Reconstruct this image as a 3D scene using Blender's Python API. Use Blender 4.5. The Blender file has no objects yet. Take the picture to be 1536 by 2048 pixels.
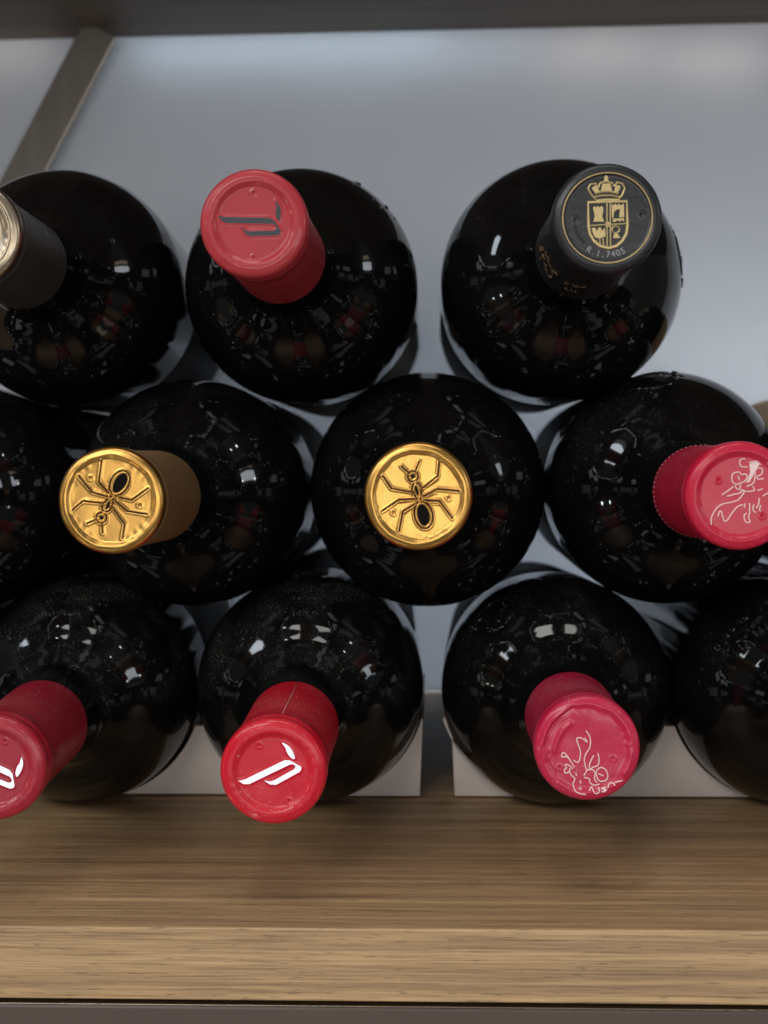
import bpy, bmesh, math, random
import numpy as np
from mathutils import Vector, Matrix, Quaternion
random.seed(7)
rng = np.random.default_rng(11)
S = bpy.context.scene
COL = S.collection

# ------------------------------------------------------------------ camera
F_PX = 2520.0
cam_d = bpy.data.cameras.new('camera')
cam = bpy.data.objects.new('camera', cam_d); COL.objects.link(cam)
cam_d.sensor_fit = 'HORIZONTAL'; cam_d.sensor_width = 36.0
cam_d.lens = F_PX / 1536 * 36.0
cam_d.clip_start = 0.01; cam_d.clip_end = 50
yaw, pitch, roll = math.atan(103 / F_PX), math.atan(89 / F_PX), math.radians(-0.45)
fwd = Vector((-math.sin(yaw) * math.cos(pitch), math.cos(yaw) * math.cos(pitch), -math.sin(pitch)))
rgt = Vector((math.cos(yaw), math.sin(yaw), 0)); up = rgt.cross(fwd)
rr = rgt * math.cos(roll) + up * math.sin(roll)
uu = -rgt * math.sin(roll) + up * math.cos(roll)
m = Matrix((rr, uu, -fwd)).transposed().to_4x4()
m.translation = Vector((0, -0.322, 0.1177))
cam.matrix_world = m
cam_d.dof.use_dof = True; cam_d.dof.focus_distance = 0.355; cam_d.dof.aperture_fstop = 20
S.camera = cam
S.render.engine = 'CYCLES'
S.render.resolution_x, S.render.resolution_y = 768, 1024

# ------------------------------------------------------------------ world and lamps
w = bpy.data.worlds.new('World'); S.world = w; w.use_nodes = True
bg = w.node_tree.nodes['Background']
bg.inputs[0].default_value = (0.92, 0.96, 1.0, 1); bg.inputs[1].default_value = 0.075
S.view_settings.view_transform = 'Standard'; S.view_settings.look = 'None'
S.view_settings.exposure = 0.12; S.view_settings.gamma = 1.0

def area(name, loc, target, sx, sy, radiance, col):
    d = bpy.data.lights.new(name, 'AREA'); d.shape = 'RECTANGLE'; d.size = sx; d.size_y = sy
    d.energy = radiance * math.pi * sx * sy; d.color = col
    o = bpy.data.objects.new(name, d); COL.objects.link(o)
    o.location = loc
    o.rotation_euler = (Vector(target) - Vector(loc)).to_track_quat('-Z', 'Y').to_euler()
    return o
COOL = (0.84, 0.92, 1.0); NEUT = (1.0, 0.97, 0.93); WARM = (1.0, 0.80, 0.55); BROWN = (1.0, 0.66, 0.5); RED = (1.0, 0.50, 0.48)
T0 = (0, 0.1, 0.11)
area('shop_window_light', (-0.75, -1.55, 1.08), T0, 0.9, 0.55, 8.5, NEUT)
area('front_low_window_light', (-0.42, -1.6, -0.36), T0, 0.85, 0.22, 1.3, COOL)
area('ceiling_panel_light', (-0.24, -0.50, 1.75), (-0.1, -0.2, 0), 0.42, 0.60, 5.5, NEUT)
area('ceiling_panel_light', (0.33, -0.50, 1.75), (0.2, -0.2, 0), 0.36, 0.60, 4.5, NEUT)
area('side_window_light', (1.7, -0.75, 0.62), T0, 0.5, 0.3, 5.0, COOL)
area('side_window_light', (-1.25, -0.60, 0.95), T0, 0.30, 0.5, 9.0, COOL)
area('front_fill_light', (0.35, -2.2, 0.10), T0, 2.0, 0.7, 3.5, NEUT)  # soft fill added behind the camera to brighten the gaps and board
area('daylight_behind_board', (0.17, 0.60, 0.06), (0.17, 0.0, 0.06), 0.40, 0.16, 9.5, (0.90, 0.95, 1.0))
for (x, z, sx, r, c) in [(-0.075, 0.3360, 0.16, 9.0, (0.76, 0.91, 1.0)), (0.03, 0.3330, 0.05, 4.5, (0.92, 0.94, 1.0)),
                         (0.085, 0.3290, 0.05, 6.0, (1.0, 0.80, 0.66)), (0.145, 0.3240, 0.05, 6.0, (1.0, 0.80, 0.66)), (-0.225, 0.3380, 0.05, 6.0, (1.0, 0.82, 0.70))]:
    o = area('glow_strip_behind_board', (x, 0.354, z), (x, 0.0, z), sx, 0.009, r, c)  # thin lamp strips added close behind the board to make its top glow
# small shop spots
for i, (x, y, z, r, s) in enumerate([
        (1.25, -0.35, 0.10, 60, .035), (1.35, -0.42, 0.42, 55, .03), (1.05, -0.8, -0.12, 45, .03),
        (-1.25, -0.38, 0.16, 55, .04), (-1.3, -0.5, -0.2, 50, .04), (-1.1, -0.9, 0.45, 40, .03),
        (0.35, -0.5, -0.95, 55, .03), (-0.45, -0.6, -0.9, 50, .04), (0.75, -0.4, -0.75, 60, .03),
        (-0.85, -0.35, -0.65, 60, .04), (0.9, -0.5, 1.1, 50, .03), (-0.6, -0.45, 1.5, 45, .03)]):
    area('shop_spot', (x, y, z), T0, s, s * 1.5, r, COOL if i % 3 else WARM)
# dim coloured lamps added to put brown and red reflections in the glass
for (x, y, z, sx, sy, r, c) in [
        (-0.10, -0.50, -0.80, .20, .26, 0.75, BROWN), (0.16, -0.50, -0.80, .16, .26, 0.6, BROWN),
        (0.55, -0.45, -0.6, .16, .10, 1.2, WARM), (0.72, -0.45, -0.42, .22, .16, 0.9, RED),
        (-0.62, -0.45, -0.62, .16, .2, 0.9, BROWN), (1.0, -0.45, 0.62, .30, .07, 2.2, WARM),
        (1.05, -0.45, 0.45, .30, .10, 0.8, RED), (-0.9, -0.45, 0.9, .2, .3, 0.8, NEUT)]:
    area('reflection_lamp', (x, y, z), T0, sx, sy, r * 0.65, c)

# ------------------------------------------------------------------ material helpers
def mat(name, col, rough=0.5, metal=0.0, spec=0.5, coat=0.0, coat_rough=0.1):
    m = bpy.data.materials.new(name); m.use_nodes = True
    b = m.node_tree.nodes['Principled BSDF']
    b.inputs['Base Color'].default_value = (*col, 1)
    b.inputs['Roughness'].default_value = rough
    b.inputs['Metallic'].default_value = metal
    b.inputs['Specular IOR Level'].default_value = spec
    b.inputs['Coat Weight'].default_value = coat
    b.inputs['Coat Roughness'].default_value = coat_rough
    return m
def N(m, t, **kw):
    n = m.node_tree.nodes.new(t)
    for k, v in kw.items(): setattr(n, k, v)
    return n
def L(m, a, b): m.node_tree.links.new(a, b)
def bsdf(m): return m.node_tree.nodes['Principled BSDF']
def coords(m, scale=(1, 1, 1), out='Object'):
    tc = N(m, 'ShaderNodeTexCoord'); mp = N(m, 'ShaderNodeMapping')
    mp.inputs['Scale'].default_value = scale
    L(m, tc.outputs[out], mp.inputs['Vector']); return mp.outputs['Vector']
def noise(m, vec, scale, detail=3, rough=0.55):
    n = N(m, 'ShaderNodeTexNoise'); n.inputs['Scale'].default_value = scale
    n.inputs['Detail'].default_value = detail; n.inputs['Roughness'].default_value = rough
    L(m, vec, n.inputs['Vector']); return n.outputs['Fac']
def ramp(m, fac, stops):
    r = N(m, 'ShaderNodeValToRGB'); e = r.color_ramp.elements
    while len(e) < len(stops): e.new(0.5)
    for i, (p, c) in enumerate(stops):
        e[i].position = p; e[i].color = (*c, 1) if len(c) == 3 else c
    L(m, fac, r.inputs['Fac']); return r.outputs['Color']
def math_n(m, op, a, b=None, clamp=False):
    n = N(m, 'ShaderNodeMath', operation=op); n.use_clamp = clamp
    for i, v in enumerate((a, b)):
        if v is None: continue
        if isinstance(v, (int, float)): n.inputs[i].default_value = v
        else: L(m, v, n.inputs[i])
    return n.outputs[0]
def mix(m, fac, a, b):
    n = N(m, 'ShaderNodeMix', data_type='RGBA')
    if isinstance(fac, (int, float)): n.inputs['Factor'].default_value = fac
    else: L(m, fac, n.inputs['Factor'])
    for s, v in (('A', a), ('B', b)):
        k = [i for i in n.inputs if i.name == s and i.type == 'RGBA'][0]
        if isinstance(v, tuple): k.default_value = (*v, 1)
        else: L(m, v, k)
    return [o for o in n.outputs if o.type == 'RGBA'][0]
def bump(m, h, strength, dist):
    n = N(m, 'ShaderNodeBump'); n.inputs['Strength'].default_value = strength
    n.inputs['Distance'].default_value = dist
    L(m, h, n.inputs['Height']); L(m, n.outputs[0], bsdf(m).inputs['Normal'])

def dust_mask(m, vec, amount):
    """settled dust specks: 0..1, denser on upward faces"""
    v = N(m, 'ShaderNodeTexVoronoi'); v.inputs['Scale'].default_value = 900; L(m, vec, v.inputs['Vector'])
    speck = ramp(m, v.outputs['Distance'], [(0.0, (1, 1, 1)), (0.16, (1, 1, 1)), (0.24, (0, 0, 0))])
    v2 = N(m, 'ShaderNodeTexVoronoi'); v2.inputs['Scale'].default_value = 330; L(m, vec, v2.inputs['Vector'])
    speck2 = ramp(m, v2.outputs['Distance'], [(0.0, (1, 1, 1)), (0.10, (1, 1, 1)), (0.16, (0, 0, 0))])
    patch = ramp(m, noise(m, vec, 60, 3), [(0.40, (0, 0, 0)), (0.68, (1, 1, 1))])
    patch2 = ramp(m, noise(m, vec, 27, 4, 0.65), [(0.50, (0.04, 0.04, 0.04)), (0.66, (1, 1, 1))])
    g = N(m, 'ShaderNodeNewGeometry'); sx = N(m, 'ShaderNodeSeparateXYZ'); L(m, g.outputs['Normal'], sx.inputs[0])
    upf = math_n(m, 'MULTIPLY_ADD', sx.outputs['Z'], 0.5); 
    upn = upf.node; upn.inputs[2].default_value = 0.35; upn.use_clamp = True
    a = math_n(m, 'MULTIPLY', math_n(m, 'MAXIMUM', math_n(m, 'MULTIPLY', speck, patch), math_n(m, 'MULTIPLY', math_n(m, 'MULTIPLY', speck2, patch2), 0.8)), upf)
    film = math_n(m, 'MULTIPLY', math_n(m, 'MULTIPLY', patch, upf), 0.10)
    return math_n(m, 'MULTIPLY', math_n(m, 'MAXIMUM', a, film), amount, True)

def glass_mat(name, dust):
    m = mat(name, (0.0035, 0.0035, 0.0037), 0.045, spec=0.5)
    vec = coords(m)
    d = dust_mask(m, vec, dust)
    L(m, mix(m, d, (0.0035, 0.0035, 0.0037), (0.30, 0.29, 0.27)), bsdf(m).inputs['Base Color'])
    r = N(m, 'ShaderNodeMapRange'); L(m, d, r.inputs[0]); r.inputs[3].default_value = 0.045; r.inputs[4].default_value = 0.7
    L(m, r.outputs[0], bsdf(m).inputs['Roughness'])
    bump(m, noise(m, vec, 28, 1), 0.03, 0.004)
    return m
GLASS = {'clean': glass_mat('dark_glass', 0.14), 'dusty': glass_mat('dusty_dark_glass', 0.62), 'mid': glass_mat('lightly_dusty_glass', 0.26)}

def cap_mat(name, col, rough, dust=0.3, coat=0.3, metal=0.0, spec=0.22, crinkle=1.0):
    m = mat(name, col, rough, spec=spec, coat=coat * 0.35, coat_rough=0.14, metal=metal)
    vec = coords(m)
    d = dust_mask(m, vec, dust)
    var = mix(m, noise(m, vec, 180, 4), tuple(c * 0.86 for c in col), tuple(min(1, c * 1.1) for c in col))
    L(m, mix(m, d, var, (0.5, 0.46, 0.44)), bsdf(m).inputs['Base Color'])
    n2 = noise(m, vec, 400, 4)
    r = N(m, 'ShaderNodeMapRange'); L(m, n2, r.inputs[0]); r.inputs[3].default_value = rough * 0.8; r.inputs[4].default_value = rough * 1.25
    L(m, r.outputs[0], bsdf(m).inputs['Roughness'])
    cr = math_n(m, 'ADD', math_n(m, 'MULTIPLY', noise(m, vec, 700, 3), 0.35), noise(m, vec, 130, 3))
    if crinkle: bump(m, cr, 0.16 * crinkle, 0.0012)
    return m
M_ROSE = cap_mat('rose_red_capsule', (0.39, 0.032, 0.042), 0.40, 0.05, 0.9)
M_RED = cap_mat('bright_red_capsule', (0.58, 0.008, 0.024), 0.36, 0.8, 1.0)
M_WINE = cap_mat('wine_red_capsule', (0.36, 0.014, 0.03), 0.4, 0.6, 1.0)
M_CRIM = cap_mat('crimson_capsule', (0.50, 0.011, 0.042), 0.38, 0.6, 0.7)
M_CRIM2 = cap_mat('crimson_dusty_capsule', (0.50, 0.014, 0.058), 0.36, 1.0, 1.0)
M_BLACK = cap_mat('black_capsule', (0.016, 0.016, 0.018), 0.36, 0.25, 0.3, spec=0.35)
M_GREY = cap_mat('charcoal_capsule', (0.05, 0.042, 0.037), 0.45, 0.12, 0.0, spec=0.5)
M_BRONZE = cap_mat('bronze_capsule', (0.30, 0.175, 0.075), 0.40, 0.7, 0.0, 0.45)
M_GOLD = cap_mat('gold_foil', (0.60, 0.335, 0.088), 0.33, 0.0, 0.0, 1.0, crinkle=0.25)
M_CHAMP = cap_mat('champagne_foil', (0.40, 0.33, 0.24), 0.32, 0.0, 0.0, 1.0, crinkle=0.2)
M_OLDGOLD = mat('old_gold_print', (0.46, 0.355, 0.17), 0.4, 0.6)
M_INK = mat('black_ink', (0.006, 0.005, 0.004), 0.55, spec=0.04)
M_BROWNINK = mat('dark_brown_ink', (0.03, 0.012, 0.004), 0.5, spec=0.2)
M_SILVER = mat('silver_foil', (0.92, 0.93, 0.95), 0.03, 1.0)
M_SEAM = mat('lit_seam', (0.62, 0.25, 0.25), 0.5)  # paler red stands for light caught on the overlapping edge
M_WHITEINK = mat('pale_pink_print', (0.80, 0.56, 0.55), 0.4)
M_GREYINK = mat('grey_print', (0.26, 0.26, 0.27), 0.4)

# oak
def oak(name, tint):
    m = mat(name, (0.4, 0.26, 0.12), 0.5)
    v1 = coords(m, (3.5, 230, 230)); big = noise(m, v1, 1.0, 6, 0.65)
    v2 = coords(m, (30, 1700, 1700)); fine = noise(m, v2, 1.0, 5, 0.7)
    v3 = coords(m, (150, 1700, 1700)); n3 = noise(m, v3, 1.0, 2, 0.5)
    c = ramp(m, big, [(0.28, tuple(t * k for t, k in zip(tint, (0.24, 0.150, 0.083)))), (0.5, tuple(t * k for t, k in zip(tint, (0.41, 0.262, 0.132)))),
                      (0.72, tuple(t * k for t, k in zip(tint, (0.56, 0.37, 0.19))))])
    f = ramp(m, fine, [(0.34, (0.55, 0.53, 0.51)), (0.5, (0.97, 0.97, 0.97)), (0.66, (1.22, 1.21, 1.2))])
    mul = N(m, 'ShaderNodeMix', data_type='RGBA', blend_type='MULTIPLY'); mul.inputs['Factor'].default_value = 1
    ia = [i for i in mul.inputs if i.type == 'RGBA']; L(m, c, ia[0]); L(m, f, ia[1])
    mc = [o for o in mul.outputs if o.type == 'RGBA'][0]
    pores = ramp(m, n3, [(0.31, (1, 1, 1)), (0.37, (0, 0, 0))])
    L(m, mix(m, math_n(m, 'MULTIPLY', pores, 0.5), mc, (0.085, 0.048, 0.022)), bsdf(m).inputs['Base Color'])
    h = math_n(m, 'SUBTRACT', math_n(m, 'MULTIPLY', fine, 0.6), pores)
    bump(m, h, 0.35, 0.0004)
    r = N(m, 'ShaderNodeMapRange'); L(m, fine, r.inputs[0]); r.inputs[3].default_value = 0.38; r.inputs[4].default_value = 0.62
    L(m, r.outputs[0], bsdf(m).inputs['Roughness'])
    return m
M_OAK = oak('oak_veneer', (1.0, 1.0, 1.0))
M_SHADEWOOD = oak('shaded_wood', (0.25, 0.265, 0.30))  # dark tint puts the upper shelf's shadow into the wood colour
M_BOARD = mat('pale_backing_board', (0.66, 0.69, 0.74), 0.30, coat=0.2)
v = coords(M_BOARD); L(M_BOARD, mix(M_BOARD, noise(M_BOARD, v, 9, 4), (0.60, 0.635, 0.695), (0.70, 0.73, 0.775)), bsdf(M_BOARD).inputs['Base Color'])
rb_ = N(M_BOARD, 'ShaderNodeMapRange'); L(M_BOARD, noise(M_BOARD, v, 22, 5, 0.7), rb_.inputs[0]); rb_.inputs[3].default_value = 0.2; rb_.inputs[4].default_value = 0.5
L(M_BOARD, rb_.outputs[0], bsdf(M_BOARD).inputs['Roughness'])
nt = M_BOARD.node_tree; tl = nt.nodes.new('ShaderNodeBsdfTranslucent'); tl.inputs[0].default_value = (0.85, 0.88, 0.92, 1)
ms = nt.nodes.new('ShaderNodeMixShader'); ms.inputs[0].default_value = 0.35
nt.links.new(bsdf(M_BOARD).outputs[0], ms.inputs[1]); nt.links.new(tl.outputs[0], ms.inputs[2])
nt.links.new(ms.outputs[0], nt.nodes['Material Output'].inputs['Surface'])
M_CARD = mat('white_card', (0.52, 0.48, 0.45), 0.75)
v = coords(M_CARD); L(M_CARD, mix(M_CARD, noise(M_CARD, v, 70, 5), (0.42, 0.37, 0.34), (0.49, 0.44, 0.41)), bsdf(M_CARD).inputs['Base Color'])
bump(M_CARD, noise(M_CARD, v, 900, 3), 0.15, 0.0004)
M_BAR = mat('bronze_metal', (0.30, 0.27, 0.24), 0.34, 1.0)
v = coords(M_BAR, (900, 900, 12)); r_ = N(M_BAR, 'ShaderNodeMapRange'); L(M_BAR, noise(M_BAR, v, 1, 3), r_.inputs[0])
r_.inputs[3].default_value = 0.26; r_.inputs[4].default_value = 0.42; L(M_BAR, r_.outputs[0], bsdf(M_BAR).inputs['Roughness'])
M_PANEL = mat('brown_lacquer_panel', (0.055, 0.038, 0.03), 0.22, coat=0.4)
v = coords(M_PANEL); L(M_PANEL, mix(M_PANEL, noise(M_PANEL, v, 14, 3), (0.08, 0.062, 0.052), (0.12, 0.09, 0.074)), bsdf(M_PANEL).inputs['Base Color'])
M_STEEL = mat('steel_edge', (0.55, 0.48, 0.40), 0.25, 1.0)
M_KRAFT = mat('kraft_label', (0.50, 0.35, 0.17), 0.7)
v = coords(M_KRAFT); L(M_KRAFT, mix(M_KRAFT, noise(M_KRAFT, v, 200, 4), (0.44, 0.30, 0.14), (0.55, 0.39, 0.20)), bsdf(M_KRAFT).inputs['Base Color'])
M_LDARK = mat('charcoal_paper_label', (0.07, 0.07, 0.075), 0.55)
M_LTAN = mat('tan_paper_label', (0.26, 0.215, 0.165), 0.6)
M_LGREY = mat('grey_paper_label', (0.20, 0.20, 0.21), 0.6)

# ------------------------------------------------------------------ mesh helpers
def link_mesh(name, verts, faces, material, parent=None, smooth=True, sharp_angle=None):
    me = bpy.data.meshes.new(name); me.from_pydata([tuple(v) for v in verts], [], faces); me.update()
    bm = bmesh.new(); bm.from_mesh(me); bmesh.ops.recalc_face_normals(bm, faces=bm.faces); bm.to_mesh(me); bm.free()
    if smooth: me.polygons.foreach_set('use_smooth', [True] * len(me.polygons))
    if sharp_angle: me.set_sharp_from_angle(angle=sharp_angle)
    me.materials.append(material)
    o = bpy.data.objects.new(name, me); COL.objects.link(o)
    if parent is not None: o.parent = parent
    return o
def tag(o, label=None, cat=None, group=None, kind=None):
    if label: o['label'] = label
    if cat: o['category'] = cat
    if group: o['group'] = group
    if kind: o['kind'] = kind
    return o
def box(name, lo, hi, material, bev=0.0006, parent=None, seg=2):
    bm = bmesh.new(); bmesh.ops.create_cube(bm, size=1)
    c = [(a + b) / 2 for a, b in zip(lo, hi)]; s = [b - a for a, b in zip(lo, hi)]
    for vv in bm.verts: vv.co = Vector((vv.co.x * s[0], vv.co.y * s[1], vv.co.z * s[2]))
    if bev: bmesh.ops.bevel(bm, geom=bm.edges[:] + bm.verts[:], offset=bev, segments=seg, affect='EDGES', profile=0.5)
    me = bpy.data.meshes.new(name); bm.to_mesh(me); bm.free(); me.materials.append(material)
    o = bpy.data.objects.new(name, me); COL.objects.link(o); o.location = c
    if parent is not None: o.parent = parent
    return o
def prism(name, pts, y0, y1, material, parent=None, bev=0.0):
    """outline in x,z extruded from y0 to y1"""
    bm = bmesh.new()
    f = bm.faces.new([bm.verts.new((x, y0, z)) for x, z in pts])
    r = bmesh.ops.extrude_face_region(bm, geom=[f])
    bmesh.ops.translate(bm, verts=[g for g in r['geom'] if isinstance(g, bmesh.types.BMVert)], vec=(0, y1 - y0, 0))
    bmesh.ops.recalc_face_normals(bm, faces=bm.faces)
    if bev: bmesh.ops.bevel(bm, geom=[e for e in bm.edges if e.calc_face_angle(0) > 0.5], offset=bev, segments=2, affect='EDGES', profile=0.5)
    me = bpy.data.meshes.new(name); bm.to_mesh(me); bm.free(); me.materials.append(material)
    o = bpy.data.objects.new(name, me); COL.objects.link(o)
    if parent is not None: o.parent = parent
    return o
def lathe(prof, seg, close_end=True):
    """prof: list of (s, r); axis along +y"""
    vs, fs = [], []
    for s, r in prof:
        for k in range(seg):
            a = 2 * math.pi * k / seg
            vs.append((r * math.cos(a), s, r * math.sin(a)))
    n = len(prof)
    for i in range(n - 1):
        for k in range(seg):
            k2 = (k + 1) % seg
            fs.append((i * seg + k, i * seg + k2, (i + 1) * seg + k2, (i + 1) * seg + k))
    if close_end:
        fs.append(tuple((n - 1) * seg + k for k in range(seg)))
    return vs, fs
def smooth_prof(pts, n=6):
    """Catmull-Rom through points"""
    out = []
    P = [pts[0]] + list(pts) + [pts[-1]]
    for i in range(1, len(P) - 2):
        for j in range(n):
            t = j / n; q = []
            for d in range(2):
                a, b, c, e = P[i - 1][d], P[i][d], P[i + 1][d], P[i + 2][d]
                q.append(0.5 * (2 * b + (c - a) * t + (2 * a - 5 * b + 4 * c - e) * t * t + (3 * b - a - 3 * c + e) * t ** 3))
            out.append(tuple(q))
    out.append(pts[-1]); return out

# ------------------------------------------------------------------ the setting
Y0, YB, ZT = -0.0045, 0.346, 0.342
sh = box('shelf', (-0.62, Y0, -0.019), (0.62, YB, 0.0), M_OAK, 0.0005)
tag(sh, 'light oak shelf board carrying the stacked bottles', 'shelf')
us = box('shelf', (-0.62, Y0, ZT), (0.62, YB - 0.012, ZT + 0.019), M_SHADEWOOD, 0.0006)
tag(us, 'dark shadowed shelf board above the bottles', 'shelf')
pn = bpy.data.objects.new('front_panel', None); COL.objects.link(pn); pn.location = (0, 0, -0.06)
tag(pn, 'glossy dark brown panel below the oak shelf edge', 'panel')
box('panel_sheet', (-0.62, -0.0050, -0.06), (0.62, 0.006, 0.0398), M_PANEL, 0.0008, pn)
box('edge_strip', (-0.62, -0.0051, 0.0399), (0.62, 0.006, 0.0401), M_STEEL, 0.0001, pn)
# backing board, standing on the shelf with a top edge that slopes down to the right
bb = prism('backing_board', [(-0.62, 0.0005), (0.62, 0.0005), (0.62, 0.3417), (-0.62, 0.3417)], 0.334, 0.338, M_BOARD)
tag(bb, 'pale grey backing board standing behind the stacked bottles', 'board')
# diagonal metal brace
def slab(name, a, b, wdt, y0, y1, material):
    d = Vector((b[0] - a[0], b[1] - a[1])).normalized(); n = Vector((-d.y, d.x)) * wdt / 2
    pts = [(a[0] + n.x, a[1] + n.y), (b[0] + n.x, b[1] + n.y), (b[0] - n.x, b[1] - n.y), (a[0] - n.x, a[1] - n.y)]
    return prism(name, pts, y0, y1, material, bev=0.0004)
br = slab('brace_bar', (-0.1685, 0.3415), (-0.3585, 0.0005), 0.0185, 0.3195, 0.3225, M_BAR)
tag(br, 'diagonal dark bronze metal brace in front of the backing board', 'brace')

# ------------------------------------------------------------------ emblem data (traced outlines, 14.2 mm = cap radius)
RC = 0.0142
def conv(pts, c, R): return [((x - c[0]) / R * RC, -(y - c[1]) / R * RC) for x, y in pts]
def rot2(pts, deg):
    a = math.radians(deg); c, s = math.cos(a), math.sin(a)
    return [(x * c - y * s, x * s + y * c) for x, y in pts]
def spline2(pts, n=5, closed=False):
    P = ([pts[-1]] + list(pts) + [pts[0], pts[1]]) if closed else ([pts[0]] + list(pts) + [pts[-1]])
    out = []
    for i in range(1, len(P) - 2):
        for j in range(n):
            t = j / n
            out.append(tuple(0.5 * (2 * P[i][d] + (P[i + 1][d] - P[i - 1][d]) * t + (2 * P[i - 1][d] - 5 * P[i][d] + 4 * P[i + 1][d] - P[i + 2][d]) * t * t
                       + (3 * P[i][d] - P[i - 1][d] - 3 * P[i + 1][d] + P[i + 2][d]) * t ** 3) for d in range(2)))
    if not closed: out.append(pts[-1])
    return out
def ell(cx, cy, a, b, deg=0, n=28, a0=0, a1=360):
    t = math.radians(deg); o = []
    for k in range(n):
        q = math.radians(a0 + (a1 - a0) * k / (n if a1 - a0 == 360 else n - 1))
        x, y = a * math.cos(q), b * math.sin(q)
        o.append((cx + x * math.cos(t) - y * math.sin(t), cy + x * math.sin(t) + y * math.cos(t)))
    return o
# ant
AC, AR = (748, 757), 603
def A(p): return conv(p, AC, AR)
ant_legs = [A(p) for p in [
    [(690, 714), (455, 672), (362, 533)], [(795, 672), (970, 535), (985, 375)], [(800, 765), (960, 680), (1200, 705)],
    [(820, 805), (985, 812), (1128, 1005)], [(730, 790), (535, 796), (345, 925)], [(748, 822), (580, 922), (535, 1145)],
    [(652, 505), (568, 425)], [(720, 482), (765, 378)]]]
ant_leaf = [A(p) for p in [
    [(640, 708), (470, 682), (480, 695), (640, 712)], [(850, 642), (960, 556), (975, 575), (862, 650)], [(835, 760), (950, 700), (960, 725), (845, 768)],
    [(870, 835), (985, 835), (985, 855), (890, 852)], [(690, 800), (545, 815), (545, 828), (680, 812)], [(690, 870), (590, 935), (605, 945), (690, 885)]]]
ant_dots = [A([p])[0] for p in [(362, 533), (985, 375), (1200, 705), (1128, 1005), (345, 925), (535, 1145), (568, 425), (765, 378)]]
ant_rings = [A(ell(693, 540, 58, 58)), A(ell(808, 968, 100, 150, -12)),
             A(spline2([(715, 612), (770, 630), (785, 700), (770, 810), (720, 760), (680, 680)], 4, True))]
ant_fill = [A(ell(693, 540, 22, 22, n=16)), A(ell(806, 968, 66, 120, -12)), A(spline2([(722, 642), (742, 660), (752, 710), (750, 752), (728, 715), (708, 665)], 4, True))]
ant_dimples = [A([(1085, 780)])[0], A([(475, 940)])[0]]
# split-bar mark
KC, KR = (690, 1112), 590
def K(p): return conv(p, KC, KR)
mark_bar = K([(310, 1213), (380, 1196), (815, 984), (875, 984), (995, 1052), (1002, 1078), (985, 1110), (722, 1254), (655, 1250), (590, 1206),
              (650, 1220), (690, 1212), (925, 1082), (942, 1048), (915, 1026), (880, 1026), (425, 1246), (365, 1246)])
mark_leaf = K(spline2([(792, 788), (855, 818), (905, 880), (932, 966), (885, 948), (845, 890), (832, 845)], 3, True))
mark_dimples = [K([(540, 820)])[0], K([(860, 1440)])[0]]
# rider figure, two tracings
BC, BR = (1212, 852), 678
def B(p): return conv(p, BC, BR)
bull_a = [[(855, 1210), (860, 1130), (890, 1060), (940, 990), (1010, 952), (1100, 935), (1180, 910), (1230, 860), (1265, 810)],
    [(940, 1110), (960, 1050), (985, 1050), (1000, 1120), (1025, 1170), (1060, 1150), (1120, 1060), (1180, 990), (1250, 965)],
    [(1275, 945), (1265, 1005)], [(1330, 945), (1330, 1060), (1318, 1120), (1335, 1180), (1285, 1180), (1262, 1110), (1290, 1070)],
    [(1385, 960), (1370, 1010), (1385, 1050), (1410, 1060)], [(1410, 1010), (1440, 960), (1450, 880)], [(1470, 970), (1450, 1030), (1470, 1045)],
    [(1490, 860), (1540, 830), (1600, 790), (1630, 710)], [(1265, 810), (1240, 780), (1290, 800), (1370, 795), (1390, 775), (1360, 730)],
    [(985, 840), (1050, 800), (1130, 740)], [(1050, 860), (1140, 835), (1220, 815), (1228, 770)],
    [(1110, 620), (1130, 572), (1200, 560), (1230, 590), (1280, 585), (1300, 620), (1270, 670), (1230, 690), (1160, 710), (1115, 670), (1110, 620)],
    [(1185, 600), (1205, 660)], [(1150, 720), (1170, 765), (1205, 770), (1220, 710)], [(1270, 395), (1225, 400), (1205, 440), (1230, 490), (1300, 495)],
    [(1340, 560), (1320, 640), (1290, 690)], [(1400, 560), (1380, 690), (1290, 740)], [(1430, 510), (1480, 520), (1480, 580), (1420, 620), (1440, 650), (1500, 640)],
    [(1425, 790), (1490, 770)], [(1320, 440), (1370, 430), (1420, 425), (1460, 470)]]
bull_a_fill = [B([(1325, 455), (1400, 432), (1450, 452), (1420, 520), (1385, 575), (1330, 680), (1290, 690), (1335, 560)])]
bull_a = [B(p) for p in bull_a]; bull_a_dim = [B([(945, 660)])[0], B([(1485, 1105)])[0]]
DC, DR = (801, 922), 614
def D(p): return conv(p, DC, DR)
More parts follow.
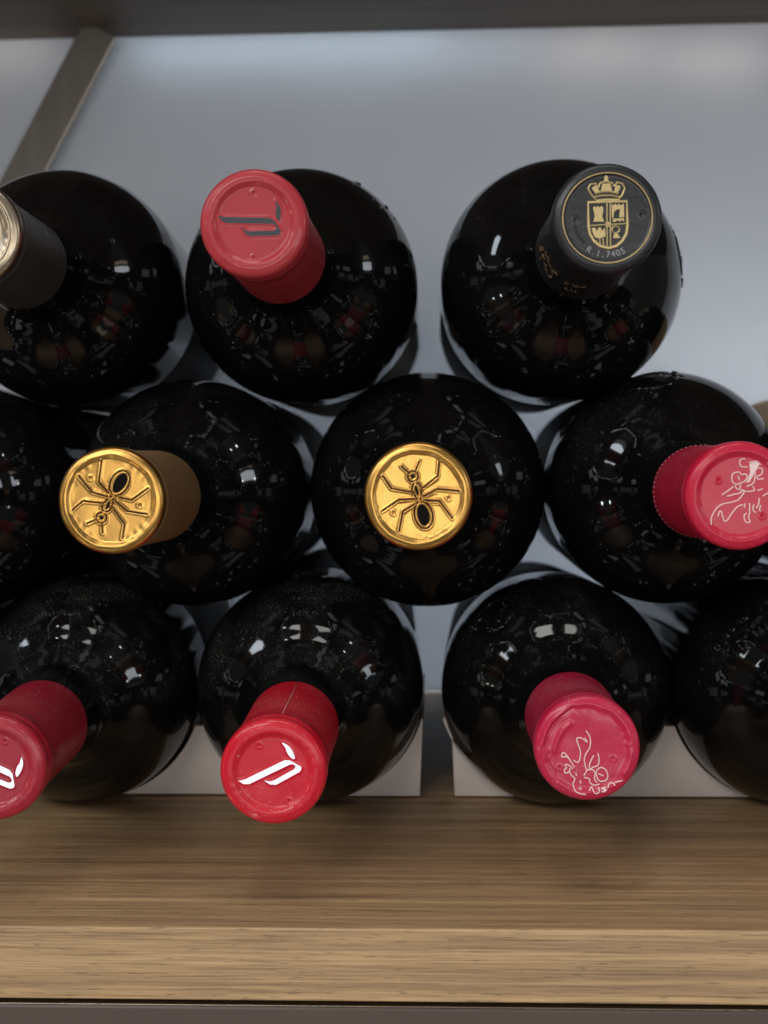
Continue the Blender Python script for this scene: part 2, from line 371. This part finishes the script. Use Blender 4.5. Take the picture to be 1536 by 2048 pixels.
bull_b = [[(785, 715), (825, 775), (838, 850), (825, 920), (785, 985), (765, 1050), (778, 1130), (792, 1180), (758, 1238)],
    [(770, 795), (800, 850), (740, 805), (690, 800), (680, 830), (705, 900), (722, 970), (715, 1040), (690, 1085), (640, 1060)],
    [(650, 1140), (600, 1060), (560, 1000), (520, 970), (505, 1020), (560, 1020), (600, 1050)],
    [(630, 1160), (590, 1120), (545, 1110), (560, 1150), (535, 1170), (545, 1210), (590, 1190), (600, 1150)],
    [(590, 1190), (620, 1240), (655, 1275), (635, 1340), (655, 1410), (700, 1440), (780, 1455)], [(665, 1200), (675, 1240)], [(715, 1290), (725, 1330)], [(710, 1370), (725, 1400)],
    [(920, 970), (935, 1040), (925, 1115), (870, 1140), (830, 1160), (825, 1110), (850, 1050), (875, 1000)],
    [(758, 1260), (820, 1275), (830, 1320), (880, 1350), (940, 1335)], [(790, 1175), (860, 1170), (890, 1210), (880, 1270), (910, 1320)],
    [(905, 1180), (950, 1145), (1000, 1160), (1030, 1210), (1030, 1270), (990, 1300), (940, 1300), (905, 1240), (905, 1180)], [(925, 1215), (985, 1240)],
    [(820, 1410), (850, 1370), (870, 1420), (900, 1445), (935, 1420), (930, 1370)], [(1035, 1370), (1050, 1330), (1090, 1320), (1115, 1350)], [(1115, 1310), (1160, 1300), (1205, 1288)]]
bull_b_fill = [D([(955, 1372), (1010, 1362), (1035, 1390), (1000, 1425), (955, 1428)])]
bull_b = [D(p) for p in bull_b]; bull_b_dim = [D([(1095, 1040)])[0], D([(480, 1145)])[0]]
# crest
CC, CR = (819, 657), 618
def Q(p): return conv(p, CC, CR)
def rect(x0, y0, x1, y1): return [(x0, y0), (x1, y0), (x1, y1), (x0, y1)]
crest_lines = [  # (points, half width px, closed, curved)
    (ell(817, 655, 500, 500, n=96), 11, True), ([(603, 478), (1034, 470), (1042, 740), (1030, 830), (985, 910), (920, 965), (832, 988), (740, 965), (670, 910), (625, 830), (608, 740)], 16, True),
    ([(812, 490), (815, 985)], 8, False), ([(848, 490), (852, 985)], 8, False), ([(620, 738), (1035, 722)], 9, False),
    ([(690, 445), (645, 400), (605, 330), (625, 280), (690, 270), (715, 320)], 11, False), ([(950, 440), (985, 400), (1012, 330), (985, 275), (925, 262), (895, 310)], 11, False),
    ([(715, 320), (740, 265), (805, 250), (870, 265), (895, 310)], 11, False), ([(680, 380), (760, 360), (850, 360), (940, 385)], 12, False),
    ([(672, 420), (760, 405), (860, 405), (955, 425)], 10, False), ([(690, 462), (800, 450), (950, 455)], 14, False),
    (ell(910, 785, 42, 38, n=18), 9, True), ([(690, 900), (700, 935)], 8, False), ([(730, 880), (738, 955)], 8, False), ([(768, 880), (772, 965)], 8, False)]
crest_fill = [[(655, 540), (672, 520), (690, 540), (710, 520), (730, 540), (750, 520), (772, 540), (768, 590), (758, 640), (782, 695), (660, 695), (675, 640), (668, 590)],
    [(862, 495), (885, 520), (905, 495), (925, 520), (945, 495), (965, 520), (1000, 495), (1003, 560), (950, 560), (915, 565), (888, 595), (885, 650), (868, 660)],
    [(955, 560), (1003, 560), (1003, 650), (950, 650)], [(875, 665), (1000, 660), (1002, 700), (975, 680), (955, 700), (930, 680), (905, 700), (880, 700)],
    [(640, 765), (680, 760), (700, 800), (720, 760), (745, 760), (755, 800), (790, 760), (795, 860), (740, 880), (690, 875), (665, 850)],
    [(880, 880), (890, 830), (930, 828), (960, 880)], [(775, 250), (785, 195), (800, 180), (822, 195), (830, 250)],
    [(690, 290), (715, 330), (740, 375), (680, 378), (640, 320)], [(760, 275), (850, 272), (870, 355), (745, 355)], [(910, 290), (960, 300), (960, 330), (930, 375), (890, 368)],
    [(795, 705), (855, 700), (858, 750), (800, 755)]]

# ------------------------------------------------------------------ cap faces as relief surfaces
def seg_dist(px, py, line):
    d = np.full(px.shape, 1e9)
    for (x0, y0), (x1, y1) in zip(line[:-1], line[1:]):
        vx, vy = x1 - x0, y1 - y0; l2 = vx * vx + vy * vy + 1e-18
        t = np.clip(((px - x0) * vx + (py - y0) * vy) / l2, 0, 1)
        d = np.minimum(d, np.hypot(px - x0 - t * vx, py - y0 - t * vy))
    return d
def sstep(a, b, x):
    t = np.clip((x - a) / (b - a), 0, 1); return t * t * (3 - 2 * t)
def cap_height(px, py, spec):
    """height in metres toward the viewer, 0 = rim crest"""
    r = np.hypot(px, py); th = np.arctan2(py, px); k = spec['seed']
    fl = spec.get('flat', 0.0103); dip = spec.get('dip', 0.0008)
    wob = spec.get('wobble', 0.0) * (np.sin(3 * th + k) + 0.7 * np.sin(7 * th + 2 * k) + 0.5 * np.sin(13 * th + 3 * k))
    h = -dip * (1 - sstep(fl - 0.0008, fl + 0.0010, r + wob))
    h -= 0.0003 * sstep(0.0118, 0.0130, r)
    wr = spec.get('wrinkle', 0.0)
    if wr:
        n = 0
        for j in range(7):
            a = k * 1.7 + j * 2.399; fq = 170 + 95 * j
            n = n + np.sin(fq * (px * math.cos(a) + py * math.sin(a)) + j * k + 1.5 * np.sin(260 * (px * math.sin(a) - py * math.cos(a)))) / (1 + 0.4 * j)
        h = h + wr * n * 0.4
        h = h + wr * 0.35 * sstep(0.0095, 0.0105, r) * (1 - sstep(0.0115, 0.0125, r)) * np.sin(19 * th + 3 * np.sin(4 * th + k))
    for ln in spec.get('grooves', []):
        d = seg_dist(px, py, ln); wd = spec.get('gw', 0.00024)
        h += spec.get('gh', 0.00022) * (np.exp(-((d - 1.5 * wd) / (0.8 * wd)) ** 2) - 0.9 * np.exp(-(d / (0.8 * wd)) ** 2))
    for ln in spec.get('ridges', []):
        d = seg_dist(px, py, ln); h += spec.get('rh', 0.0002) * np.exp(-(d / spec.get('rw', 0.00035)) ** 2)
    for (dx, dy) in spec.get('dimples', []):
        d = np.hypot(px - dx, py - dy); h += -0.0004 * np.exp(-(d / 0.00033) ** 2) + 0.00013 * np.exp(-((d - 0.0007) / 0.0003) ** 2)
    for c in spec.get('creases', []):
        d = seg_dist(px, py, c[0]); h += c[1] * np.exp(-(d / c[2]) ** 2)
    return h
def cap_disc(spec, material, parent, skirt_s=0.0040):
    nr, ns = 74, 224
    rad = np.linspace(0.00005, 0.0127, nr)
    th = np.arange(ns) * 2 * math.pi / ns
    R, TH = np.meshgrid(rad, th, indexing='ij'); px, py = R * np.cos(TH), R * np.sin(TH)
    h = cap_height(px, py, spec)
    vs = np.stack([px, -h, py], -1).reshape(-1, 3)
    edge_h = h[-1].mean(); rows = nr
    ext = [(0.0131, edge_h - 0.0001), (0.0135, edge_h - 0.00035), (0.01385, edge_h - 0.00075), (0.0141, edge_h - 0.0013), (0.0142, edge_h - 0.002), (0.01421, edge_h - 0.0030), (0.0140, -skirt_s)]
    extra = []
    for (r, hh) in ext:
        extra.append(np.stack([r * np.cos(th), np.full(ns, -hh), r * np.sin(th)], -1)); rows += 1
    vs = np.concatenate([vs] + extra); fs = []
    for i in range(rows - 1):
        for k in range(ns):
            k2 = (k + 1) % ns; fs.append((i * ns + k, i * ns + k2, (i + 1) * ns + k2, (i + 1) * ns + k))
    fs.append(tuple(range(ns)))
    return link_mesh('cap_disc', vs, fs, material, parent)

class Emb:
    """collects thin raised strokes and filled shapes lying on a cap face"""
    def __init__(s, spec): s.v, s.f, s.spec = [], [], spec
    def hz(s, x, y): return float(cap_height(np.array([x]), np.array([y]), {k: v for k, v in s.spec.items() if k not in ('grooves', 'dimples', 'ridges')})[0])
    def stroke(s, pts, hw, height=0.00012, closed=False):
        n = len(pts); b = len(s.v)
        for i, (x, y) in enumerate(pts):
            p = pts[i - 1] if (i or closed) else pts[i]; q = pts[(i + 1) % n] if (i < n - 1 or closed) else pts[i]
            dx, dy = q[0] - p[0], q[1] - p[1]; l = math.hypot(dx, dy) or 1; nx, ny = -dy / l, dx / l
            h = s.hz(x, y)
            for o, e in ((-1.0, -0.00006), (-0.6, height * 0.8), (0, height), (0.6, height * 0.8), (1.0, -0.00006)):
                s.v.append((x + nx * hw * o, -(h + e), y + ny * hw * o))
        for i in range(n if closed else n - 1):
            j = (i + 1) % n
            for k in range(4): s.f.append((b + i * 5 + k, b + i * 5 + k + 1, b + j * 5 + k + 1, b + j * 5 + k))
        return s
    def fill(s, pts, height=0.00012):
        b = len(s.v); n = len(pts)
        hm = sum(s.hz(x, y) for x, y in pts) / n + height
        for x, y in pts: s.v.append((x, -hm, y))
        for x, y in pts: s.v.append((x, -hm + 0.0003, y))
        s.f.append(tuple(b + i for i in range(n)))
        for i in range(n):
            j = (i + 1) % n; s.f.append((b + i, b + j, b + n + j, b + n + i))
        return s
    def build(s, name, material, parent): return link_mesh(name, s.v, s.f, material, parent, True, math.radians(35))

def text_arc(txt, r, a0, step, size, material, parent, hz):
    vs, fs = [], []
    for i, ch in enumerate(txt):
        cu = bpy.data.curves.new('t', 'FONT'); cu.body = ch; cu.size = size; cu.extrude = 0.00005; cu.align_x = 'CENTER'
        o = bpy.data.objects.new('t', cu); COL.objects.link(o)
        bpy.context.view_layer.update()
        me = o.evaluated_get(bpy.context.evaluated_depsgraph_get()).to_mesh()
        a = math.radians(a0 + step * i); rt = a + math.pi / 2; b = len(vs)
        for v_ in me.vertices:
            x, y = v_.co.x, v_.co.y - size * 0.35
            X = r * math.cos(a) + x * math.cos(rt) - y * math.sin(rt); Z = r * math.sin(a) + x * math.sin(rt) + y * math.cos(rt)
            vs.append((X, -(hz + 0.00008 + v_.co.z), Z))
        for p in me.polygons: fs.append(tuple(b + k for k in p.vertices))
        o.to_mesh_clear() if False else None
        bpy.data.objects.remove(o); bpy.data.curves.remove(cu)
    return link_mesh('lettering', vs, fs, material, parent, False)

# ------------------------------------------------------------------ bottles
BL = 0.300
def glass_profile(R, neck, taper):
    k = neck - 0.108
    a, s1 = 0.0405, 0.119 + k
    p = [(0.006, 0.0126), (0.030, 0.0129), (0.052, 0.0133), (0.066 + k, 0.0138), (0.0745 + k, 0.0149), (0.0795 + k, 0.0178)]
    for t in (0.84, 0.74, 0.62, 0.49, 0.36, 0.24, 0.12, 0.0):
        p.append((s1 - a * t, R * math.sqrt(1 - t * t)))
    p = smooth_prof(p, 5)
    for t in (0.25, 0.5, 0.75, 1.0):
        p.append((0.119 + k + (0.288 - 0.119 - k) * t, R - taper * t))
    Rb = R - taper
    p += [(0.293, Rb - 0.0006), (0.297, Rb - 0.0022), (0.2992, Rb - 0.0048), (0.300, Rb - 0.008), (0.2985, Rb - 0.012), (0.290, Rb - 0.018), (0.278, 0.010), (0.274, 0.002)]
    return p
def shoulder_point(prof, arc, phi, lift):
    """arc = s coordinate; returns a point on the glass surface lifted along the normal"""
    for (s0, r0), (s1, r1) in zip(prof[:-1], prof[1:]):
        if s0 <= arc <= s1:
            t = (arc - s0) / (s1 - s0); r = r0 + (r1 - r0) * t; n = Vector((-(r1 - r0), s1 - s0)).normalized(); break
    s, r = arc + n.x * lift, r + n.y * lift
    return Vector((r * math.cos(phi), s, r * math.sin(phi)))
def tube(vs, fs, pts, rad, ns=6):
    b = len(vs); n = len(pts)
    for i, p in enumerate(pts):
        d = (pts[min(i + 1, n - 1)] - pts[max(i - 1, 0)]).normalized()
        u = d.orthogonal().normalized(); w_ = d.cross(u)
        rr_ = rad * (0.55 if i in (0, n - 1) else 1)
        for k in range(ns):
            a = 2 * math.pi * k / ns; vs.append(p + (u * math.cos(a) + w_ * math.sin(a)) * rr_)
    for i in range(n - 1):
        for k in range(ns):
            k2 = (k + 1) % ns; fs.append((b + i * ns + k, b + i * ns + k2, b + (i + 1) * ns + k2, b + (i + 1) * ns + k))
    fs.append(tuple(b + k for k in range(ns))); fs.append(tuple(b + (n - 1) * ns + k for k in range(ns)))
def emboss(prof, kind, parent, material, seed):
    rd = random.Random(seed); vs, fs = [], []
    def st(pts, rad, lift=0.0): tube(vs, fs, [shoulder_point(prof, s, math.radians(a), lift) for s, a in pts], rad)
    if kind[0] == 'beads':        # rope-like beading along part of the shoulder
        _, s0, a0, a1, step = kind
        a = a0
        while a < a1:
            st([(s0 - 0.003, a), (s0 - 0.001, a + 1.6), (s0 + 0.002, a + 2.8), (s0 + 0.004, a + 3.4)], rd.uniform(0.0018, 0.0026), -0.0018 - rd.uniform(0, 0.0006))
            if rd.random() < 0.6: st([(s0 - 0.009, a + 1), (s0 - 0.006, a + 2.5)], 0.0007, -0.0003)
            a += step * rd.uniform(0.85, 1.15)
    if kind[0] == 'script':       # raised letter-like figures in rows
        _, s0, a0, a1, rows = kind
        for rw in range(rows):
            s = s0 + rw * 0.0058; a = a0 + rd.uniform(0, 2)
            while a < a1:
                q = rd.random(); h = 0.0034; wd = 4.2
                if q < 0.3: st([(s, a), (s + h, a)], 0.0005); st([(s, a), (s, a + wd * .6), (s + h * .5, a + wd * .6), (s + h * .5, a)], 0.0005)
                elif q < 0.55: st([(s + h, a), (s, a + wd * .35), (s + h, a + wd * .7)], 0.0005)
                elif q < 0.8: st([(s + h * (0.5 + 0.5 * math.cos(t)), a + wd * .35 * (1 + math.sin(t))) for t in [k * .7 for k in range(10)]], 0.0005)
                else: st([(s, a), (s + h, a), (s + h, a + wd * .5)], 0.0005)
                a += wd * rd.uniform(0.95, 1.2)
    if kind[0] == 'crest':        # raised heraldic crest
        _, sc, ac = kind
        st([(sc + 0.007 * math.sin(t), ac + 13 * math.cos(t)) for t in [k * math.pi / 12 for k in range(25)]], 0.0009, -0.0004)
        for k in range(26):
            s, a = sc + rd.uniform(-.006, .006), ac + rd.uniform(-12, 12)
            pts = [(s, a)]
            for j in range(3): pts.append((pts[-1][0] + rd.uniform(-.0022, .0022), pts[-1][1] + rd.uniform(-3, 3)))
            st(pts, rd.uniform(0.0005, 0.0011), -0.0005)
    return link_mesh('embossing', [tuple(v_) for v_ in vs], fs, material, parent)

def make_bottle(x, z, R, yaw_d, pitch_d, label, glass='mid', neck=0.104, taper=0.0012, ybody=0.110, cap=None, embs=(), paper=None, seed=1):
    root = bpy.data.objects.new('wine_bottle', None); COL.objects.link(root)
    ax = Vector((math.tan(math.radians(yaw_d)), 1, math.tan(math.radians(pitch_d)))).normalized()
    body_c = Vector((x, ybody, z))
    root.location = body_c + ax * (BL - neck)
    root.rotation_mode = 'QUATERNION'; root.rotation_quaternion = Vector((0, 1, 0)).rotation_difference(ax)
    tag(root, label, 'wine bottle', 'wine bottles stacked on the oak shelf')
    off = -BL
    prof = glass_profile(R, neck, taper)
    vs, fs = lathe(prof, 128)
    gb = link_mesh('glass_body', vs, fs, GLASS[glass], root, True, math.radians(40)); gb.location = (0, off, 0)
    for i, e in enumerate(embs): emboss(prof, e, gb, GLASS[glass], seed * 10 + i)
    if paper:
        s0, s1, pa0, pa1, pmat = paper
        def rat(s): return R - taper * max(0, min(1, (s - neck - .011) / (0.288 - neck - .011))) + 0.0003
        vv, ff = [], []; ns = 64
        for s in (s0, s1):
            for k in range(ns + 1):
                a = math.radians(pa0 + (pa1 - pa0) * k / ns); vv.append((rat(s) * math.cos(a), s, rat(s) * math.sin(a)))
        for k in range(ns): ff.append((k, k + 1, ns + 2 + k, ns + 1 + k))
        pl = link_mesh('paper_label', vv, ff, pmat, root); pl.location = (0, off, 0)
    if cap is None: return root
    sk = cap.get('skirt_len', 0.053)
    pr = [(0.0040, 0.0140), (0.0046, 0.01375), (0.0054, 0.01375), (0.0060, 0.01405), (0.0068, 0.01415), (0.0076, 0.0140), (0.009, 0.01365), (0.020, 0.01355), (0.036, 0.01365), (sk - 0.001, 0.0139), (sk, 0.0139), (sk, 0.0133)]
    vs, fs = lathe(pr, 128, False)
    cp = link_mesh('capsule', vs, fs, cap['skirt'], root, True, math.radians(45)); cp.location = (0, off, 0)
    spec = cap['spec']; spec['seed'] = seed * 1.37
    cap_disc(spec, cap['disc'], cp)
    kd = cap['kind']
    if kd == 'ant':
        r = cap['rot']; e = Emb(spec)
        for f_ in ant_fill: e.fill(rot2(f_, r), 0.00006)
        e.build('emblem', M_INK, cp)
        e = Emb(spec)
        for l in ant_legs: e.stroke(rot2(l, r), 0.00024, 0.00004)
        for l in ant_leaf: e.stroke(rot2(l, r), 0.00013, 0.00003, True)
        for l in ant_rings: e.stroke(rot2(l, r), 0.00017, 0.00004, True)
        for d_ in ant_dots: e.fill(ell(*rot2([d_], r)[0], 0.00042, 0.00042, n=12), 0.00003)
        e.build('emblem_outline', M_BROWNINK, cp)
    elif kd == 'mark':
        e = Emb(spec); r = cap['rot']
        e.fill(rot2(mark_bar, r), 0.00026); e.fill(rot2(mark_leaf, r), 0.00026); e.build('emblem', M_SILVER, cp)
    elif kd == 'rider':
        e = Emb(spec)
        for l in cap['lines']: e.stroke(spline2(l, 4), 0.00020, 0.00020)
        for f_ in cap['fills']: e.fill(f_, 0.0001)
        e.build('emblem', M_WHITEINK, cp)
    elif kd == 'crest':
        e = Emb(spec); e.stroke(Q(crest_lines[0][0]), 10 / CR * RC, 0.0002, True); e.build('ring', M_RING, cp)
        e = Emb(spec)
        for pts, hw, cl in crest_lines[1:]:
            q = Q(pts); e.stroke(q, 1.3 * hw / CR * RC, 0.00036, cl)
        for f_ in crest_fill: e.fill(Q(f_), 0.00030)
        e.build('emblem', M_OLDGOLD, cp)
        text_arc('R.I.7405', 0.0092, -121, 8.0, 0.0023, M_GREYINK, cp, -0.0008)
        # printed figures on the skirt
        vs, fs = [], []; rd = random.Random(4)
        for k in range(26):
            a = math.radians(rd.uniform(185, 255)); s = rd.uniform(0.028, 0.046); rr_ = 0.0137 + 0.0002
            pts = []
            for j in range(4):
                pts.append(Vector((rr_ * math.cos(a), s, rr_ * math.sin(a)))); a += rd.uniform(-.08, .08); s += rd.uniform(-.002, .002)
            tube(vs, fs, pts, 0.00028, 5)
        link_mesh('skirt_print', [tuple(v_) for v_ in vs], fs, M_BROWNGOLD, cp)
    elif kd == 'star':
        e = Emb(spec)
        e.stroke(ell(0, 0, 0.0112, 0.0112, n=96), 0.00045, 0.0004, True)
        e.build('ring', M_CHAMP, cp)
        e = Emb(spec); c0 = (0.0, 0.0); pts = []
        for k in range(10):
            rr_ = 0.0072 if k % 2 == 0 else 0.0032; a = math.radians(25 + 36 * k); pts.append((rr_ * math.cos(a), rr_ * math.sin(a)))
        e.fill(pts, 0.0001); e.build('emblem', M_INK, cp)
    if cap.get('dots'):           # perforation near the end of the skirt
        vs, fs = [], []
        for k in range(60):
            a = 2 * math.pi * k / 60
            for s in (sk - 0.0022,):
                c_ = Vector((0.01395 * math.cos(a), s, 0.01395 * math.sin(a))); b = len(vs); q = 0.00028
                t_ = Vector((-math.sin(a), 0, math.cos(a))); n_ = Vector((math.cos(a), 0, math.sin(a)))
                for d_ in (t_, Vector((0, 1, 0)), -t_, Vector((0, -1, 0))): vs.append(c_ + d_ * q)
                vs.append(c_ + n_ * 0.00015); fs += [(b, b + 1, b + 4), (b + 1, b + 2, b + 4), (b + 2, b + 3, b + 4), (b + 3, b, b + 4)]
        link_mesh('perforation', [tuple(v_) for v_ in vs], fs, cap['dots'], cp, False)
    if cap.get('seam') is not None:
        a = math.radians(cap['seam']); vs, fs = [], []
        pts = [Vector((0.01372 * math.cos(a), s, 0.01372 * math.sin(a))) for s in (0.0095, 0.02, 0.036)] + [Vector((0.01395 * math.cos(a), sk, 0.01395 * math.sin(a)))]
        tube(vs, fs, pts, 0.00016, 5); link_mesh('seam', [tuple(v_) for v_ in vs], fs, M_SEAM, cp)
    return root
M_RING = mat('dull_gold_print', (0.40, 0.30, 0.14), 0.42, 0.6)
M_BROWNGOLD = mat('faded_gold_print', (0.16, 0.10, 0.05), 0.5, 0.3)

mm = 0.001
def ant_cap(rot, wr):
    return dict(kind='ant', rot=rot, skirt=M_BRONZE, disc=M_GOLD, spec=dict(flat=0.0115, dip=0.0008, wobble=0.00012, wrinkle=wr, gw=0.00026, gh=0.00024,
        grooves=[rot2(l, rot) for l in ant_legs] + [rot2(l + [l[0]], rot) for l in ant_rings], ridges=[rot2(l + [l[0]], rot) for l in ant_leaf], rh=0.00012, rw=0.0002,
        dimples=rot2(ant_dimples, rot)))
def mark_cap(rot, mt, **kw):
    return dict(kind='mark', rot=rot, skirt=mt, disc=mt, spec=dict(flat=0.0100, dip=0.0009, wrinkle=0.00005, ridges=[rot2(mark_bar + [mark_bar[0]], rot), rot2(mark_leaf + [mark_leaf[0]], rot)],
        rh=0.00018, rw=0.00038, dimples=rot2(mark_dimples, rot)), **kw)
# bottom row
make_bottle(-207 * mm, 40 * mm, 40 * mm, -3.6, 0.0, 'dark wine bottle on the shelf, far side of the wedge beside the wine red capsule', 'mid', cap=mark_cap(40, M_WINE), seed=21)
make_bottle(-124.7 * mm, 40 * mm, 40 * mm, -3.5, 0.9, 'bottom row bottle with dull wine red capsule and white bar mark', 'dusty',
            taper=0.003, cap=mark_cap(-52, M_WINE), embs=[('script', 0.088, 78, 104, 2)], paper=(0.150, 0.262, 10, 150, M_LDARK), seed=2)
make_bottle(-44.4 * mm, 40 * mm, 40 * mm, -0.6, 1.35, 'dusty bottom row bottle with bright red seamed capsule and white bar mark', 'dusty',
            taper=0.004, cap=mark_cap(0, M_RED, seam=83), embs=[('script', 0.088, 80, 102, 2)], paper=(0.150, 0.262, 20, 160, M_LDARK), seed=3)
make_bottle(41.3 * mm, 39.8 * mm, 39.8 * mm, 0.6, -1.3, 'bottom row bottle with creased dusty crimson capsule and upside down line drawn rider', 'mid', neck=0.095, taper=0.004,
            cap=dict(kind='rider', skirt=M_CRIM2, disc=M_CRIM2, lines=bull_b, fills=bull_b_fill, skirt_len=0.048, spec=dict(flat=0.0112, dip=0.0005, wobble=0.00025, wrinkle=0.00010, dimples=bull_b_dim,
                creases=[(D(spline2([(420, 950), (460, 820), (520, 710), (600, 640)], 4)), 0.0004, 0.0007), (D(spline2([(1280, 880), (1290, 1000), (1250, 1120), (1220, 1200)], 4)), 0.0004, 0.0007),
                         (D(spline2([(320, 900), (340, 760), (430, 610), (560, 500), (640, 450)], 4)), -0.0005, 0.0005), (D(spline2([(255, 1000), (265, 900), (330, 730), (430, 580), (560, 470)], 4)), 0.0003, 0.0004), (D([(440, 1300), (420, 1200), (350, 1080)]), -0.0003, 0.0003)])),
            embs=[('crest', 0.088, 128)], paper=(0.145, 0.255, 40, 175, M_LDARK), seed=4)
make_bottle(121.8 * mm, 40 * mm, 40 * mm, 0.0, 0.0, 'clean glossy bottom row bottle resting against the widest white wedge, under the smooth crimson capsule', 'clean', cap=mark_cap(10, M_RED), embs=[('script', 0.086, 118, 150, 2)], seed=5)
make_bottle(203 * mm, 40 * mm, 40 * mm, 0.0, 0.0, 'bottom row bottle under the kraft labelled bottle', 'clean', cap=mark_cap(80, M_RED), seed=22)
# middle row
make_bottle(-166.2 * mm, 108.5 * mm, 40 * mm, -1.2, 0.0, 'clean middle row bottle beside the ant cap with its head down', 'mid', cap=ant_cap(80, 0.00004), paper=(0.155, 0.270, -75, 60, M_LDARK), seed=6)
make_bottle(-85.1 * mm, 109.4 * mm, 40 * mm, 0.2, -0.1, 'middle row bottle with gold ant cap, the ant printed head down', 'mid', cap=ant_cap(136, 0.00012), paper=(0.155, 0.270, -75, 60, M_LGREY), seed=7)
make_bottle(-2.9 * mm, 109.8 * mm, 41.0 * mm, 0.9, -0.2, 'central bottle seen end on with gold ant cap, the ant printed head up', 'clean', taper=0.0025, cap=ant_cap(0, 0.00010), embs=[('script', 0.096, 296, 312, 1)], seed=8)
make_bottle(79.7 * mm, 109.8 * mm, 40.3 * mm, 0.2, 0.1, 'middle row bottle with smooth crimson capsule and upright line drawn rider', 'mid', neck=0.101,
            cap=dict(kind='rider', skirt=M_CRIM, disc=M_CRIM, lines=bull_a, fills=bull_a_fill, dots=M_WHITEINK, spec=dict(flat=0.0108, dip=0.0009, wrinkle=0.00003, dimples=bull_a_dim)),
            embs=[('crest', 0.098, 100)], paper=(0.140, 0.245, 115, 250, M_LDARK), seed=9)
make_bottle(163 * mm, 109.3 * mm, 40 * mm, 0.0, 0.0, 'dark bottle with a kraft paper label beside the smooth crimson capped bottle', 'clean', cap=ant_cap(20, 0.0001), paper=(0.15, 0.27, 20, 170, M_KRAFT), seed=23)
# top row
make_bottle(-128.5 * mm, 181.2 * mm, 41.0 * mm, -3.3, 0.5, 'top row bottle with champagne coloured metal cap and charcoal skirt', 'clean',
            cap=dict(kind='star', skirt=M_GREY, disc=M_CHAMP, spec=dict(flat=0.0098, dip=0.0007, wrinkle=0.00008)), paper=(0.150, 0.262, -110, 0, M_LGREY), seed=10)
make_bottle(-46.3 * mm, 181.0 * mm, 40.6 * mm, 0.3, -0.3, 'top row bottle with matte rose red capsule and beaded glass shoulder', 'clean', taper=0.002,
            cap=mark_cap(-28, M_ROSE), embs=[('beads', 0.106, -6, 62, 6.2)], paper=(0.140, 0.250, -110, -12, M_LTAN), seed=11)
make_bottle(43.8 * mm, 181.7 * mm, 41.4 * mm, -0.5, 0.2, 'top row bottle with black capsule and gold crowned shield', 'clean', taper=0.002,
            cap=dict(kind='crest', skirt=M_BLACK, disc=M_BLACK, dots=M_BROWNGOLD, spec=dict(flat=0.0114, dip=0.0008, wrinkle=0.00003, dimples=Q([(460, 670), (1200, 620)]),
                creases=[(Q([(440, 730), (470, 830), (545, 930)]), 0.0002, 0.0003)])), embs=[('crest', 0.109, 10)], paper=(0.160, 0.255, 185, 280, M_LGREY), seed=12)

# ------------------------------------------------------------------ white wedges that stop the bottom row rolling
def wedge(xa, xb, edge_l, edge_r, top, y0, label, depth=0.10):
    """outline between two bottles (centres xa, xb, radius 40); an edge value cuts that side off upright"""
    pts = []; R_ = 0.0406
    def side(xc, sgn, n=14):
        out = []
        for k in range(n + 1):
            zz = 0.0008 + (top - 0.0008) * k / n
            out.append((xc + sgn * math.sqrt(max(0, R_ ** 2 - (zz - 0.04) ** 2)), zz))
        return out
    if edge_l is None: Lp = side(xa, 1)
    else: Lp = [(edge_l, 0.0008), (edge_l - 0.0012, top)]
    if edge_r is None: Rp = side(xb, -1)
    else: Rp = [(edge_r, 0.0008), (edge_r + 0.0012, top)]
    o = prism('bottle_wedge', Lp + Rp[::-1], y0, y0 + depth, M_CARD, bev=0.0002)
    tag(o, label, 'wedge', 'white wedges between the bottom bottles')
wedge(-0.207, -0.1247, None, None, 0.0255, 0.1275, 'white card wedge between two bottles, behind the wine red capsule', 0.03)
wedge(-0.1247, -0.0444, None, None, 0.0255, 0.1245, 'white card wedge between the wine red and bright red capped bottles')
wedge(-0.0444, None, None, -0.0062, 0.0285, 0.1225, 'narrow white card wedge against the bright red capped bottle, beside the open gap')
wedge(None, 0.0413, 0.0062, None, 0.0285, 0.1225, 'narrow white card wedge against the creased crimson capped bottle, beside the open gap')
wedge(0.0413, 0.1218, None, None, 0.0258, 0.1225, 'widest white card wedge, between the creased crimson capped bottle and the clean glossy one')
